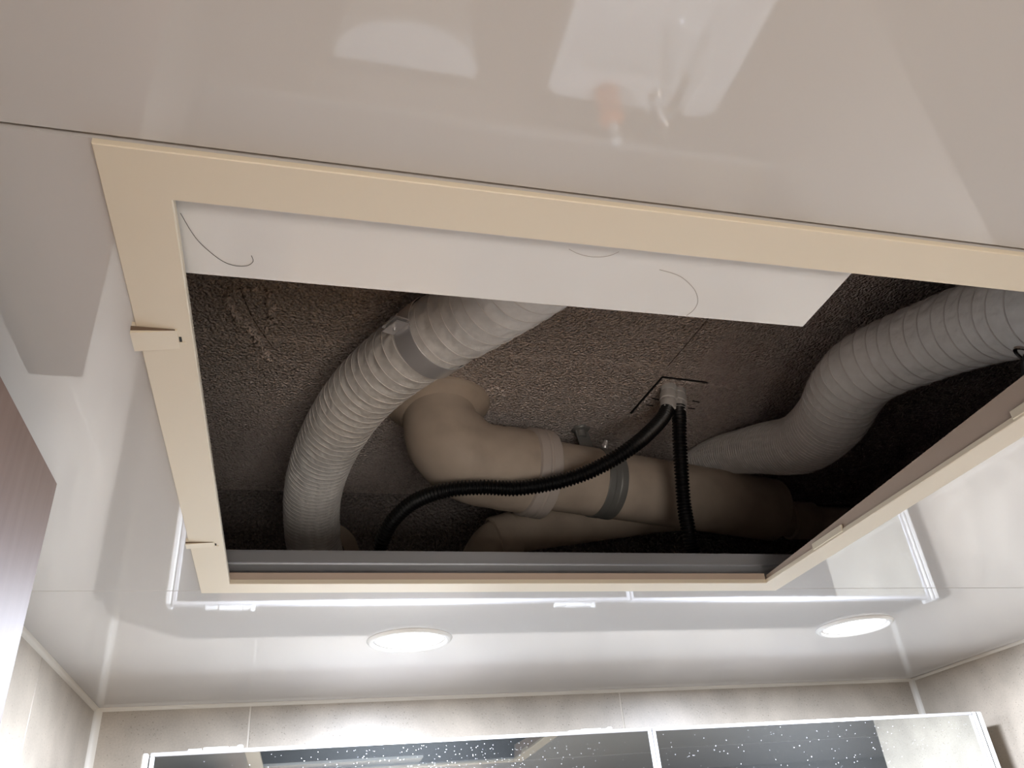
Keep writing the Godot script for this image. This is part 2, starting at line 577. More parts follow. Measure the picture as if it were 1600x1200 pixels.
func ceiling() -> void:
	var slab := struct("concrete_slab", "bare brown-grey concrete slab above the ceiling void")
	obj("slab", box_mesh(Vector3(-0.6, SLAB, -1.7), Vector3(2.4, SLAB + 0.15, 0.5), 0), M.concrete, slab)
	# dried plaster worms left on the concrete
	var rng := RandomNumberGenerator.new()
	rng.seed = 4
	for spec in [
		[[Vector3(-0.098, 0, -0.835), Vector3(-0.106, 0, -0.862), Vector3(-0.098, 0, -0.892), Vector3(-0.078, 0, -0.925), Vector3(-0.066, 0, -0.962), Vector3(-0.058, 0, -0.985)], 0.006],
		[[Vector3(-0.052, 0, -0.83), Vector3(-0.055, 0, -0.858), Vector3(-0.05, 0, -0.888), Vector3(-0.06, 0, -0.92)], 0.006],
		[[Vector3(-0.100, 0, -0.842), Vector3(-0.075, 0, -0.836), Vector3(-0.055, 0, -0.838)], 0.004],
		[[Vector3(-0.066, 0, -0.98), Vector3(-0.055, 0, -0.992), Vector3(-0.048, 0, -0.985)], 0.005],
	]:
		var pts := []
		for p in spec[0]:
			pts.append(Vector3(p.x, SLAB, p.z))
		var path := smooth_path(pts, 0.002)
		var bumps := FastNoiseLite.new()
		bumps.seed = rng.randi()
		bumps.frequency = 1.0
		obj("plaster_ridge", tube(path, 12, func(i, a): return spec[1] * (0.75 + 1.3 * bumps.get_noise_2d(i * 0.22, a * 1.2))), M.concrete, slab)
	# joint left by the formwork boards
	obj("joint", tube(smooth_path([Vector3(0.545, SLAB, -0.80), Vector3(0.541, SLAB, -0.87), Vector3(0.536, SLAB, -0.94)], 0.01), 6, func(i, a): return 0.0008 + 0.0003 * sin(i * 2.3)), M.joint, slab)
	obj("joint", tube(smooth_path([Vector3(-0.09, SLAB, -0.835), Vector3(-0.075, SLAB, -0.90), Vector3(-0.052, SLAB, -0.96)], 0.004), 6, func(i, a): return 0.0008 + 0.0008 * sin(i * 1.7) * sin(i * 0.31)), M.joint, slab)
	# chipped flake beside the pipe collar
	var edge := FastNoiseLite.new()
	edge.seed = 6
	edge.frequency = 1.0
	var st := new_st()
	var heart := Vector3(0.284, SLAB - 0.0035, -1.052)
	for i in 22:
		var q := []
		for k in [i, (i + 1) % 22]:
			var an: float = TAU * k / 22.0
			var r := 0.017 * (1.0 + 0.6 * edge.get_noise_2d(cos(an) * 2.2, sin(an) * 2.2))
			q.append(Vector3(heart.x + cos(an) * r, SLAB, heart.z + sin(an) * r * 1.3))
			q.append(Vector3(heart.x + cos(an) * r * 0.9, SLAB - 0.003, heart.z + sin(an) * r * 1.17))
		quad(st, q[0], q[2], q[3], q[1], (q[0] - heart) * Vector3(1, 0, 1))
		tri(st, q[1], q[3], heart, Vector3.DOWN)
	obj("plaster_flake", st.commit(), M.concrete, slab)

	var c := struct("ceiling", "glossy white suspended ceiling of three panels")
	var t := 0.006
	# front panel sits a touch lower than the middle one, which leaves a dark joint
	obj("panel", box_mesh(Vector3(XL - 0.02, CEIL, SEAM_A + 0.0008), Vector3(2.1, CEIL + t, 0.25), 0.0007), M.ceiling, c)
	# middle panel with the access opening cut out
	var x0 := -0.076
	var x1 := 0.5535
	var z0 := -0.8135
	var z1 := -0.272
	st = new_st()
	var A := SEAM_A - 0.0012
	var B := SEAM_B + 0.0006
	for r in [[XL - 0.02, x0, B, A], [x1, 2.1, B, A], [x0, x1, B, z0], [x0, x1, z1, A]]:
		for e in [[0.0, -1.0], [t, 1.0]]:
			quad(st, Vector3(r[0], CEIL + e[0], r[2]), Vector3(r[1], CEIL + e[0], r[2]), Vector3(r[1], CEIL + e[0], r[3]), Vector3(r[0], CEIL + e[0], r[3]), Vector3(0, e[1], 0))
	for r in [[x0, z0, x1, z0, 1], [x0, z1, x1, z1, -1], [x0, z0, x0, z1, 2], [x1, z0, x1, z1, -2], [XL - 0.02, B, 2.1, B, -1], [XL - 0.02, A, 2.1, A, 1]]:
		var n := Vector3(0, 0, signf(r[4])) if absf(r[4]) == 1 else Vector3(signf(r[4]), 0, 0)
		quad(st, Vector3(r[0], CEIL, r[1]), Vector3(r[2], CEIL, r[3]), Vector3(r[2], CEIL + t, r[3]), Vector3(r[0], CEIL + t, r[1]), n)
	obj("panel", st.commit(), M.ceiling, c)
	var back := obj("panel", box_mesh(Vector3(XL - 0.02, 0, ZB - 0.02 - SEAM_B), Vector3(XR + 0.02, t, -0.0006), 0.0007), M.ceiling, c, Vector3(0, CEIL, SEAM_B))
	back.rotation.x = deg_to_rad(0.05)
	# galvanised carrier channels that hold the panels up, laid on their joints
	var rail := struct("trim_6", "galvanised channel laid across the far edge of the access opening")
	obj("channel", extrude_x([Vector2(-0.852, 2.2066), Vector2(-0.8235, 2.2066), Vector2(-0.8235, 2.2105), Vector2(-0.8262, 2.2112), Vector2(-0.8262, 2.2215), Vector2(-0.8285, 2.2222), Vector2(-0.8285, 2.2240), Vector2(-0.8255, 2.2247), Vector2(-0.8255, 2.2362), Vector2(-0.8275, 2.2366), Vector2(-0.8275, 2.2385), Vector2(-0.852, 2.2385)], -0.28, 0.90), M.aluminium, rail)
	var strip := struct("trim_7", "brown-grey stud lying along the right edge of the access opening")
	st = new_st()
	# a long batten leaning outward, lower at its far end
	var n0 := Vector3(0.5290, 2.2006, -0.285)
	var f0 := Vector3(0.5290, 2.2006, -0.811)
	var n1 := Vector3(0.5318, 2.2325, -0.285)
	var f1 := Vector3(0.5300, 2.2065, -0.811)
	var o := Vector3(0.022, 0, 0)
	quad(st, n0, f0, f1, n1, Vector3(-1, 0.1, 0))
	quad(st, n0 + o, f0 + o, f1 + o, n1 + o, Vector3(1, 0, 0))
	quad(st, n1, f1, f1 + o, n1 + o, Vector3(0, 1, 0))
	quad(st, n0, f0, f0 + o, n0 + o, Vector3(0, -1, 0))
	quad(st, f0, f1, f1 + o, f0 + o, Vector3(0, 0, -1))
	quad(st, n0, n1, n1 + o, n0 + o, Vector3(0, 0, 1))
	obj("stud", st.commit(), M.rough_frame, strip)


func access_frame() -> void:
	var f := thing("ceiling_hatch", "cream plastic hatch surround around the open access hole in the ceiling", "hatch", Vector3(0, CEIL, 0))
	var x0 := -0.0628
	var x1 := 0.5275
	var z0 := -0.8100
	var z1 := -0.2835
	var prof := [[0.0, -0.0026], [0.0006, -0.0032], [0.0279, -0.0032], [0.0283, -0.0028], [0.0283, 0.0], [0.0022, 0.0], [0.0022, 0.0014], [0.0, 0.0014]]
	obj("flange", rect_ring(x0, x1, z0, z1, prof), M.frame, f)
	# swing catches: a raised bar across the flange with a small keyhole, two on either side
	for e in [[-0.3915, 0.0175, 1.0], [-0.7030, 0.0105, 0.6]]:
		var z: float = e[0]
		var w: float = e[1]
		var st := new_st()
		# wedge that lifts out of the flange towards the outer edge
		var xa := -0.0935
		var xb := -0.0705
		var lo: float = -0.0032
		var dp: float = 0.0042 * e[2]
		var q := [Vector3(xa, lo - dp, z - w / 2), Vector3(xa, lo - dp, z + w / 2), Vector3(xb, lo - dp * 0.12, z + w / 2), Vector3(xb, lo - dp * 0.12, z - w / 2)]
		var p := []
		for v in q:
			p.append(Vector3(v.x, 0.0, v.z))
		quad(st, q[0], q[1], q[2], q[3], Vector3(0, -1, 0))
		quad(st, q[0], q[1], p[1], p[0], Vector3(-1, 0, 0))
		quad(st, q[1], q[2], p[2], p[1], Vector3(0, 0, 1))
		quad(st, q[2], q[3], p[3], p[2], Vector3(1, 0, 0))
		quad(st, q[3], q[0], p[0], p[3], Vector3(0, 0, -1))
		var catch_ := obj("catch", st.commit(), M.frame, f)
		# painted shade line along the near edge of the bar, widest where it lifts
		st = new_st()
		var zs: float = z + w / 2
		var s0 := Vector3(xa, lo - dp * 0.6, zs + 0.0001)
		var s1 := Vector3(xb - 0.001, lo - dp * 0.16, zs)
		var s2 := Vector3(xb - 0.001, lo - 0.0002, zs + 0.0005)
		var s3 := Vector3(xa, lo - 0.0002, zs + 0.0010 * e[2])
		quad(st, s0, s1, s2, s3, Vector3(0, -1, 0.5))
		obj("slot_or_shade", st.commit(), M.slot_or_shade, catch_)
		obj("keyhole", box_mesh(Vector3(-0.0702, lo - 0.0003, z - 0.0022), Vector3(-0.0689, lo + 0.001, z + 0.0022), 0), M.dark, catch_)
		obj("shoulder", box_mesh(Vector3(-0.0712, lo - 0.0006, z - 0.0034), Vector3(-0.0672, lo + 0.001, z - 0.0024), 0.0002), M.frame, catch_)
	# upright lip along the far side and the two stop tabs on the right one
	obj("lip", box_mesh(Vector3(x0 - 0.002, 0.001, z0 - 0.0028), Vector3(x1 + 0.0005, 0.0088, z0 - 0.0004), 0.0004), M.rough_frame, f)
	for z in [-0.682, -0.400]:
		obj("tab", box_mesh(Vector3(x1 - 0.0008, -0.001, z - 0.027), Vector3(x1 + 0.0018, 0.0062, z + 0.027), 0.0005), M.frame, f)


func access_lid() -> void:
	var l := thing("access_board", "loose glossy white access board pushed aside on top of the ceiling", "hatch cover", Vector3(0.02, CEIL + 0.0063, -0.07))
	obj("face_sheet", box_mesh(Vector3(-0.280, 0, -0.2755), Vector3(0.2755, 0.006, 0.255), 0.0006), M.lid, l)
	var y := CEIL + 0.0061
	for e in [
		["dark curled hair stuck to the left end of the white board", [Vector3(-0.0625, y, -0.301), Vector3(-0.058, y, -0.315), Vector3(-0.0534, y, -0.3236), Vector3(-0.046, y, -0.3325), Vector3(-0.040, y, -0.3355), Vector3(-0.034, y, -0.3348), Vector3(-0.0308, y, -0.331), Vector3(-0.0315, y, -0.3265)], 0.00014],
		["faint short hair at the middle of the white board beside the frame", [Vector3(0.1273, y, -0.2975), Vector3(0.134, y, -0.3005), Vector3(0.1427, y, -0.3015), Vector3(0.150, y, -0.2995), Vector3(0.1544, y, -0.2955)], 0.0001],
		["faint arched hair at the right part of the white board", [Vector3(0.1821, y, -0.3062), Vector3(0.194, y, -0.309), Vector3(0.203, y, -0.3143), Vector3(0.211, y, -0.3215), Vector3(0.2164, y, -0.3301), Vector3(0.2175, y, -0.338), Vector3(0.2154, y, -0.344)], 0.0001],
	]:
		var r: float = e[2]
		tag(obj("hair_strand", tube(smooth_path(e[1], 0.001), 6, func(i, a): return r), M.hair if r > 0.00012 else M.faint_hair), e[0], "hair", "hairs on the white board")


# ---------------------------------------------------------------- pipes and hoses in the void
func interp(table: Array, t: float) -> float:
	for i in table.size() - 1:
		if t <= table[i + 1][0]:
			return lerpf(table[i][1], table[i + 1][1], clampf((t - table[i][0]) / (table[i + 1][0] - table[i][0]), 0, 1))
	return table[-1][1]


# flexible duct: fabric skin pulled over a spiral of wire; radius and spacing of the turns vary along it
func flex_duct(parent: Node3D, pts: Array, radii: Array, pitches: Array, seed_: int, sagging: float, wire: float) -> PackedVector3Array:
	var path := smooth_path(pts, 0.0016)
	var n := path.size()
	var phase := PackedFloat32Array()
	var R := PackedFloat32Array()
	var pit := PackedFloat32Array()
	var acc := 0.0
	for i in n:
		var t := float(i) / (n - 1)
		pit.append(interp(pitches, t))
		R.append(interp(radii, t))
		phase.append(acc)
		acc += 0.0016 / pit[i]
	var wr := FastNoiseLite.new()
	wr.seed = seed_
	wr.frequency = 1.0
	wr.fractal_octaves = 3
	obj("sleeve", tube(path, 96, func(i, a):
		var fr := fposmod(phase[i] - a / TAU, 1.0)
		var sag := sin(PI * fr)
		var wrinkle := wr.get_noise_3d(cos(a) * 2.6, sin(a) * 2.6, i * 0.035) + 0.5 * wr.get_noise_3d(cos(a) * 9.0, sin(a) * 9.0, i * 0.012)
		return R[i] - sagging * pit[i] * sag * sag + wrinkle * 0.0024 * sag, false, false), M.duct, parent)
	# the wire, a helix just under the skin
	var F := frames(path)
	var W := PackedVector3Array()
	var turns := phase[n - 1]
	var steps := int(turns * 40)
	var i0 := 0
	for k in steps:
		var ph := turns * k / steps
		# the wire's angle grows one turn per pitch
		while i0 < n - 2 and phase[i0 + 1] < ph:
			i0 += 1
		var u := clampf((ph - phase[i0]) / maxf(phase[i0 + 1] - phase[i0], 1e-6), 0, 1)
		var p := path[i0].lerp(path[i0 + 1], u)
		var a := TAU * ph
		var r: Vector3 = F[i0][0].lerp(F[i0 + 1][0], u)
		var v: Vector3 = F[i0][1].lerp(F[i0 + 1][1], u)
		W.append(p + (r * cos(a) + v * sin(a)) * (lerpf(R[i0], R[i0 + 1], u) + wire * 0.15))
	obj("spiral_wire", tube(W, 6, func(i, a): return wire), M.wire, parent)
	return path


# band of flat metal bent round a duct, with a lug and screw where its ends meet
func band(parent: Node3D, at: Vector3, axis: Vector3, r: float, width: float, lug_dir: Vector3, mat: Material, called := "clamp_band") -> void:
	axis = axis.normalized()
	var b := obj(called, lathe(Vector3.ZERO, axis, [[-width / 2, r], [-width / 2, r + 0.0016], [width / 2, r + 0.0016], [width / 2, r], [-width / 2, r]], 64), mat, parent, at)
	var d := (lug_dir - axis * lug_dir.dot(axis)).normalized()
	var s := axis.cross(d)
	for k in [-1.0, 1.0]:
		var st := new_st()
		var c: Vector3 = d * (r + 0.008) + s * k * 0.0028
		var hx := axis * width * 0.5
		var hy := d * 0.0105
		var hz := s * 0.0008
		for q in [[hx, hy, hz], [hy, hz, hx], [hz, hx, hy]]:
			for g in [-1.0, 1.0]:
				var o: Vector3 = c + q[2] * g
				quad(st, o - q[0] - q[1], o + q[0] - q[1], o + q[0] + q[1], o - q[0] + q[1], q[2] * g)
		obj("lug", st.commit(), mat, b)
	obj("screw", lathe(d * (r + 0.011) - s * 0.010, s, [[0, 0.0002], [0, 0.0042], [0.004, 0.0042], [0.004, 0.002], [0.018, 0.002], [0.018, 0.0002]], 12), M.steel, b)


func ducts() -> void:
	var a := thing("flexible_duct", "ribbed off-white flexible duct at the left with a shiny steel clamp", "air duct")
	var pts := [Vector3(0.2231, 2.4744, -0.6327), Vector3(0.2077, 2.4869, -0.6818), Vector3(0.1815, 2.5018, -0.7475), Vector3(0.1324, 2.5101, -0.8292), Vector3(0.0895, 2.5158, -0.919), Vector3(0.0576, 2.5125, -1.0026), Vector3(0.0305, 2.4999, -1.1092), Vector3(0.0173, 2.4748, -1.2055), Vector3(0.0206, 2.4397, -1.279), Vector3(0.0306, 2.4106, -1.3188)]
	pts.push_front(Vector3(0.25, 2.452, -0.54))
	pts.push_front(Vector3(0.275, 2.44, -0.44))
	flex_duct(a, pts, [[0.0, 0.0485], [0.33, 0.0485], [0.5, 0.0475], [0.72, 0.046], [1.0, 0.043]], [[0.0, 0.027], [0.38, 0.025], [0.42, 0.020], [0.55, 0.0165], [0.66, 0.0135], [0.8, 0.0095], [1.0, 0.006]], 11, 0.03, 0.00065)
	# smooth end of the duct beyond the clamp
	band(a, Vector3(0.1475, 2.5083, -0.8050), Vector3(0.1815, 2.5018, -0.7475) - Vector3(0.0895, 2.5158, -0.919), 0.0492, 0.031, Vector3(-0.8, 0.0, -0.5), M.steel)

	var s := thing("wall_sleeve", "ivory pipe socket behind the lower end of the left duct", "pipe socket", Vector3(0.046, 2.442, -1.43))
	obj("socket", lathe(Vector3.ZERO, Vector3(0, -0.25, 1), [[-0.03, 0.045], [0.09, 0.045], [0.09, 0.052], [0.094, 0.054], [0.115, 0.054], [0.117, 0.053], [0.117, 0.030]]), M.pvc, s)

	var b := thing("flexible_duct", "wide ribbed off-white flexible duct bending down from the right edge", "air duct")
	pts = [Vector3(0.69, 2.30, -0.36), Vector3(0.6983, 2.3595, -0.4701), Vector3(0.7105, 2.3929, -0.5281), Vector3(0.7173, 2.4214, -0.5939), Vector3(0.7152, 2.4459, -0.6692), Vector3(0.7056, 2.4589, -0.7343), Vector3(0.7115, 2.4593, -0.7906), Vector3(0.7286, 2.4535, -0.8589), Vector3(0.7417, 2.4655, -0.9557), Vector3(0.7360, 2.5090, -1.060), Vector3(0.7200, 2.5475, -1.17), Vector3(0.690, 2.5485, -1.28)]
	flex_duct(b, pts, [[0.0, 0.047], [0.3, 0.0475], [0.5, 0.0495], [0.62, 0.0470], [0.72, 0.043], [0.82, 0.0365], [0.88, 0.034], [1.0, 0.0335]], [[0.0, 0.025], [0.33, 0.023], [0.42, 0.017], [0.5, 0.012], [0.56, 0.0075], [1.0, 0.006]], 23, 0.05, 0.0010)


func drain() -> void:
	var d := thing("drain_pipe", "large ivory drain elbow and straight pipe hung below the slab", "drain pipe")
	var top := Vector3(0.2025, 0, -1.092)
	var dir := Vector3(0.98519, -0.0406, -0.1666).normalized()
	var A := Vector3(0.3839, 2.473, -1.1109)
	# ceiling collar and the piece of pipe it surrounds
	obj("collar_plate", lathe(Vector3(top.x, SLAB, top.z), Vector3.DOWN, [[-0.002, 0.083], [0.004, 0.083], [0.010, 0.080], [0.022, 0.066], [0.030, 0.0600], [0.032, 0.056]], 64), M.pvc, d)
	# moulded elbow
	var corner := Vector3(top.x, A.y - dir.y / dir.x * (A.x - top.x), top.z)
	corner = A - dir * (A.x - top.x) / dir.x
	var up := Vector3(top.x, SLAB - 0.004, corner.z)
	var bend := 0.072
	var path := PackedVector3Array()
	for k in 6:
		path.append(up.lerp(corner + Vector3.UP * bend, k / 6.0))
	var c := corner + Vector3.UP * bend + dir * bend
	for k in 25:
		var an := PI / 2 * k / 24.0
		path.append(c - dir * bend * cos(an) - Vector3.UP * bend * sin(an))
	for k in range(1, 9):
		path.append(corner + dir * (bend + 0.078 * k / 8.0))
	var last := path.size() - 1
	obj("elbow", tube(path, 64, func(i, a): return lerpf(0.0565, 0.0645, smoothstep(4.0, 16.0, float(i))) + (0.0015 if i > last - 6 else 0.0)), M.pvc, d)
	var ring := path[last]
	obj("coupling", lathe(ring, dir, [[-0.014, 0.0655], [-0.012, 0.0705], [0.002, 0.0710], [0.003, 0.0690], [0.007, 0.0690], [0.008, 0.0712], [0.022, 0.0712], [0.024, 0.0680], [0.024, 0.055]], 72), M.pvc_grey, d)
	var far := ring + dir * 0.475
	path = PackedVector3Array()
	for k in 25:
		path.append(ring.lerp(far, k / 24.0))
	obj("straight_pipe", tube(path, 64, func(i, a): return 0.0555), M.pvc, d)

	var b := thing("branch_pipe", "thinner ivory branch pipe running low behind the large drain pipe", "drain pipe")
	path = smooth_path([Vector3(0.2733, 2.335, -1.20), Vector3(0.29, 2.375, -1.2172), Vector3(0.315, 2.405, -1.2205), Vector3(0.36, 2.4203, -1.2205), Vector3(0.4547, 2.438, -1.2280), Vector3(0.6600, 2.476, -1.2560), Vector3(0.80, 2.495, -1.280)], 0.006)
	obj("pipe", tube(path, 40, func(i, a): return 0.0335), M.pvc, b)
	obj("socket", lathe(Vector3(0.330, 2.411, -1.2205), Vector3(0.95, 0.3, 0), [[-0.022, 0.034], [-0.020, 0.0385], [0.016, 0.0385], [0.018, 0.034]], 48), M.pvc, b)

	var s := thing("branch_pipe", "short dim pipe stub beyond the far right end of the drain pipe", "drain pipe")
	path = smooth_path([Vector3(0.85, 2.455, -1.225), Vector3(0.98, 2.45, -1.228), Vector3(1.10, 2.452, -1.23), Vector3(1.19, 2.452, -1.23)], 0.01)
	obj("pipe", tube(path, 40, func(i, a): return 0.030), M.pvc, s)
	obj("socket", lathe(Vector3(0.905, 2.453, -1.2265), Vector3(1, 0, 0), [[-0.03, 0.0305], [-0.028, 0.035], [0.02, 0.035], [0.022, 0.0305]], 48), M.pvc, s)

	# strap hanger round the pipe, on a threaded rod from the slab
	var h := thing("pipe_hanger", "grey steel strap hanger gripping the drain pipe beside the coupling", "pipe hanger")
	var at := A + dir * 0.094
	var P := PackedVector3Array()
	obj("strap", lathe(at, dir, [[-0.017, 0.0556], [-0.017, 0.0578], [-0.006, 0.0578], [-0.004, 0.0572], [0.004, 0.0572], [0.006, 0.0578], [0.017, 0.0578], [0.017, 0.0556], [-0.017, 0.0556]], 72), M.dull_steel, h)
	var foot := at + Vector3(-0.004, 0.052, -0.022)
	var head := Vector3(0.462, SLAB, -1.150)
	var along := (head - foot).normalized()
	var across := (dir - along * dir.dot(along)).normalized() * 0.0125
	var thick := along.cross(across).normalized() * 0.0013
	var st := new_st()
	for q in [[across, thick], [-across, thick], [thick, across], [-thick, across]]:
		quad(st, foot + q[0] - q[1], head + q[0] - q[1], head + q[0] + q[1], foot + q[0] + q[1], q[0])
	obj("strip", st.commit(), M.dull_steel, h)
	obj("anchor", lathe(head, Vector3.DOWN, [[-0.001, 0.002], [-0.001, 0.017], [0.004, 0.016], [0.006, 0.009], [0.016, 0.009], [0.017, 0.0002]], 6), M.dull_steel, h)
	obj("bolt", lathe(at + Vector3(0.006, 0.0555, 0.018), Vector3(0.2, 0.8, 0.5), [[0, 0.0002], [0, 0.006], [0.006, 0.006], [0.0065, 0.0035], [0.014, 0.0035], [0.014, 0.0002]], 6), M.steel, h)


# black corrugated conduit: rings along a bent tube
func conduit(called: String, label: String, pts: Array) -> void:
	var pitch := 0.0052
	var path := smooth_path(pts, pitch / 6.0)
	tag(obj(called, tube(path, 24, func(i, a):
		var f := sin(TAU * i / 6.0)
		return 0.0100 + 0.0013 * clampf(f * 1.6, -1, 1)), M.rubber), label, "conduit", "black conduits from the box plate")


func conduits() -> void:
	# flat box cover let into the slab, its edges standing away a little
	var p := thing("box_plate", "square cover plate in the slab where both black conduits start", "cover plate", Vector3(0.597, SLAB, -1.040))
	obj("plate", box_mesh(Vector3(-0.061, -0.004, -0.061), Vector3(0.061, 0.002, 0.061), 0.001), M.concrete, p)
	p.rotation = Vector3(deg_to_rad(-1.2), deg_to_rad(5), deg_to_rad(0.5))
	var gap := new_st()
	cbox(gap, Vector3(-0.064, -0.0015, 0.0608), Vector3(0.050, 0.0005, 0.0655), 0.0002)
	cbox(gap, Vector3(-0.0645, -0.0015, -0.05), Vector3(-0.0612, 0.0005, 0.0645), 0.0002)
	obj("open_joint", gap.commit(), M.crack, p)
	for e in [[Vector3(0.028, -0.0042, 0.01), 8.0], [Vector3(0.032, -0.0042, -0.012), 2.0], [Vector3(-0.045, -0.0042, 0.005), 12.0], [Vector3(-0.046, -0.0042, -0.015), 6.0]]:
		obj("slot_or_shade", box_mesh(Vector3(-0.007, -0.0006, -0.001), Vector3(0.007, 0.0004, 0.001), 0), M.crack, p, e[0]).rotation.y = deg_to_rad(e[1])
	obj("screw", lathe(Vector3(-0.044, -0.004, 0.048), Vector3.DOWN, [[0, 0.004], [0.0014, 0.0038], [0.002, 0.0022], [0.002, 0.0001]], 14), M.steel, p)
	# screwed cable glands hanging from the plate
	var n := 0
	for e in [[Vector3(0.560, SLAB - 0.004, -0.9935), Vector3(0.5478, 2.5345, -0.9885), "grey screwed gland above the long left-hand black conduit"], [Vector3(0.580, SLAB - 0.004, -1.004), Vector3(0.566, 2.532, -0.991), "grey screwed gland above the straight hanging black conduit"]]:
		var a: Vector3 = e[0]
		var d: Vector3 = e[1] - a
		var L := d.length()
		var g := thing("cable_gland", e[2], "cable gland", a, "glands on the box plate")
		obj("body", lathe(Vector3.ZERO, d, [[0, 0.006], [0, 0.0130], [L * 0.24, 0.0130], [L * 0.25, 0.0118], [L * 0.34, 0.0118], [L * 0.35, 0.0138], [L * 0.62, 0.0138], [L * 0.63, 0.0122], [L * 0.69, 0.0122]], 32), M.gland, g)
		obj("cap_nut", lathe(Vector3.ZERO, d, [[L * 0.70, 0.010], [L * 0.70, 0.0136], [L * 1.02, 0.0132], [L * 1.06, 0.0105]], 8), M.gland, g)
	conduit("corrugated_conduit", "black corrugated conduit sagging leftward across the drain elbow", [Vector3(0.5500, 2.5430, -0.9893), Vector3(0.5440, 2.5310, -0.9870), Vector3(0.5297, 2.5116, -0.982), Vector3(0.4988, 2.4814, -0.9745), Vector3(0.469, 2.4573, -0.9724), Vector3(0.4343, 2.4369, -0.9827), Vector3(0.3954, 2.4205, -0.9944), Vector3(0.3528, 2.4102, -1.0058), Vector3(0.2986, 2.4037, -1.0150), Vector3(0.247, 2.4059, -1.0200), Vector3(0.1956, 2.4060, -1.0350), Vector3(0.1572, 2.4031, -1.0700), Vector3(0.1322, 2.3889, -1.1025), Vector3(0.1208, 2.372, -1.1253), Vector3(0.1166, 2.3551, -1.138), Vector3(0.1139, 2.31, -1.1454), Vector3(0.11, 2.24, -1.15)])
	conduit("corrugated_conduit", "black corrugated conduit dropping straight down in front of the drain pipe", [Vector3(0.5668, 2.5400, -0.9890), Vector3(0.5626, 2.515, -0.9883), Vector3(0.56, 2.4817, -0.9962), Vector3(0.5587, 2.4332, -1.0088), Vector3(0.5598, 2.3869, -1.0234), Vector3(0.5603, 2.3474, -1.0268), Vector3(0.5653, 2.3162, -1.0363), Vector3(0.566, 2.24, -1.04)])
	# dark fan spigot at the right edge with its clamp
	var s := thing("fan_spigot", "black fan outlet spigot with a steel clip at the right edge", "fan outlet", Vector3(0.6275, 2.2770, -0.4660))
	obj("spigot", lathe(Vector3.ZERO, Vector3(0.95, 0.1, 0.25), [[0.004, 0.0002], [0.004, 0.014], [0, 0.016], [0, 0.020], [0.010, 0.022], [0.03, 0.022], [0.032, 0.018], [0.06, 0.018]], 40), M.rubber, s)
	obj("clip", lathe(Vector3(0.004, 0.014, -0.002), Vector3(0.5, 0.6, 0.6), [[0, 0.014], [-0.001, 0.0165], [0.001, 0.0180], [0.003, 0.0165], [0.002, 0.014], [0, 0.014]], 32), M.chrome, s)


# ---------------------------------------------------------------- lamps, cabinet, door, sanitary ware
func downlight(at: Vector3, label: String, energy: float) -> void:
	var d := thing("downlight", label, "ceiling lamp", at, "recessed downlights")
	obj("trim_ring", lathe(Vector3.ZERO, Vector3.UP, [[0.004, 0.0464], [-0.0022, 0.0462], [-0.0040, 0.0480], [-0.0034, 0.0515], [-0.0005, 0.0545], [0.0, 0.0545]], 64), M.white_plastic, d)
	obj("lens", lathe(Vector3(0, 0.0012, 0), Vector3.UP, [[-0.0030, 0.0001], [-0.0028, 0.020], [-0.0018, 0.041], [0.0, 0.0462]], 48), M.lamp, d)
	area_light(d, Vector3(0, -0.0046, 0), 0.066, energy, Color(0.93, 0.965, 1.03))


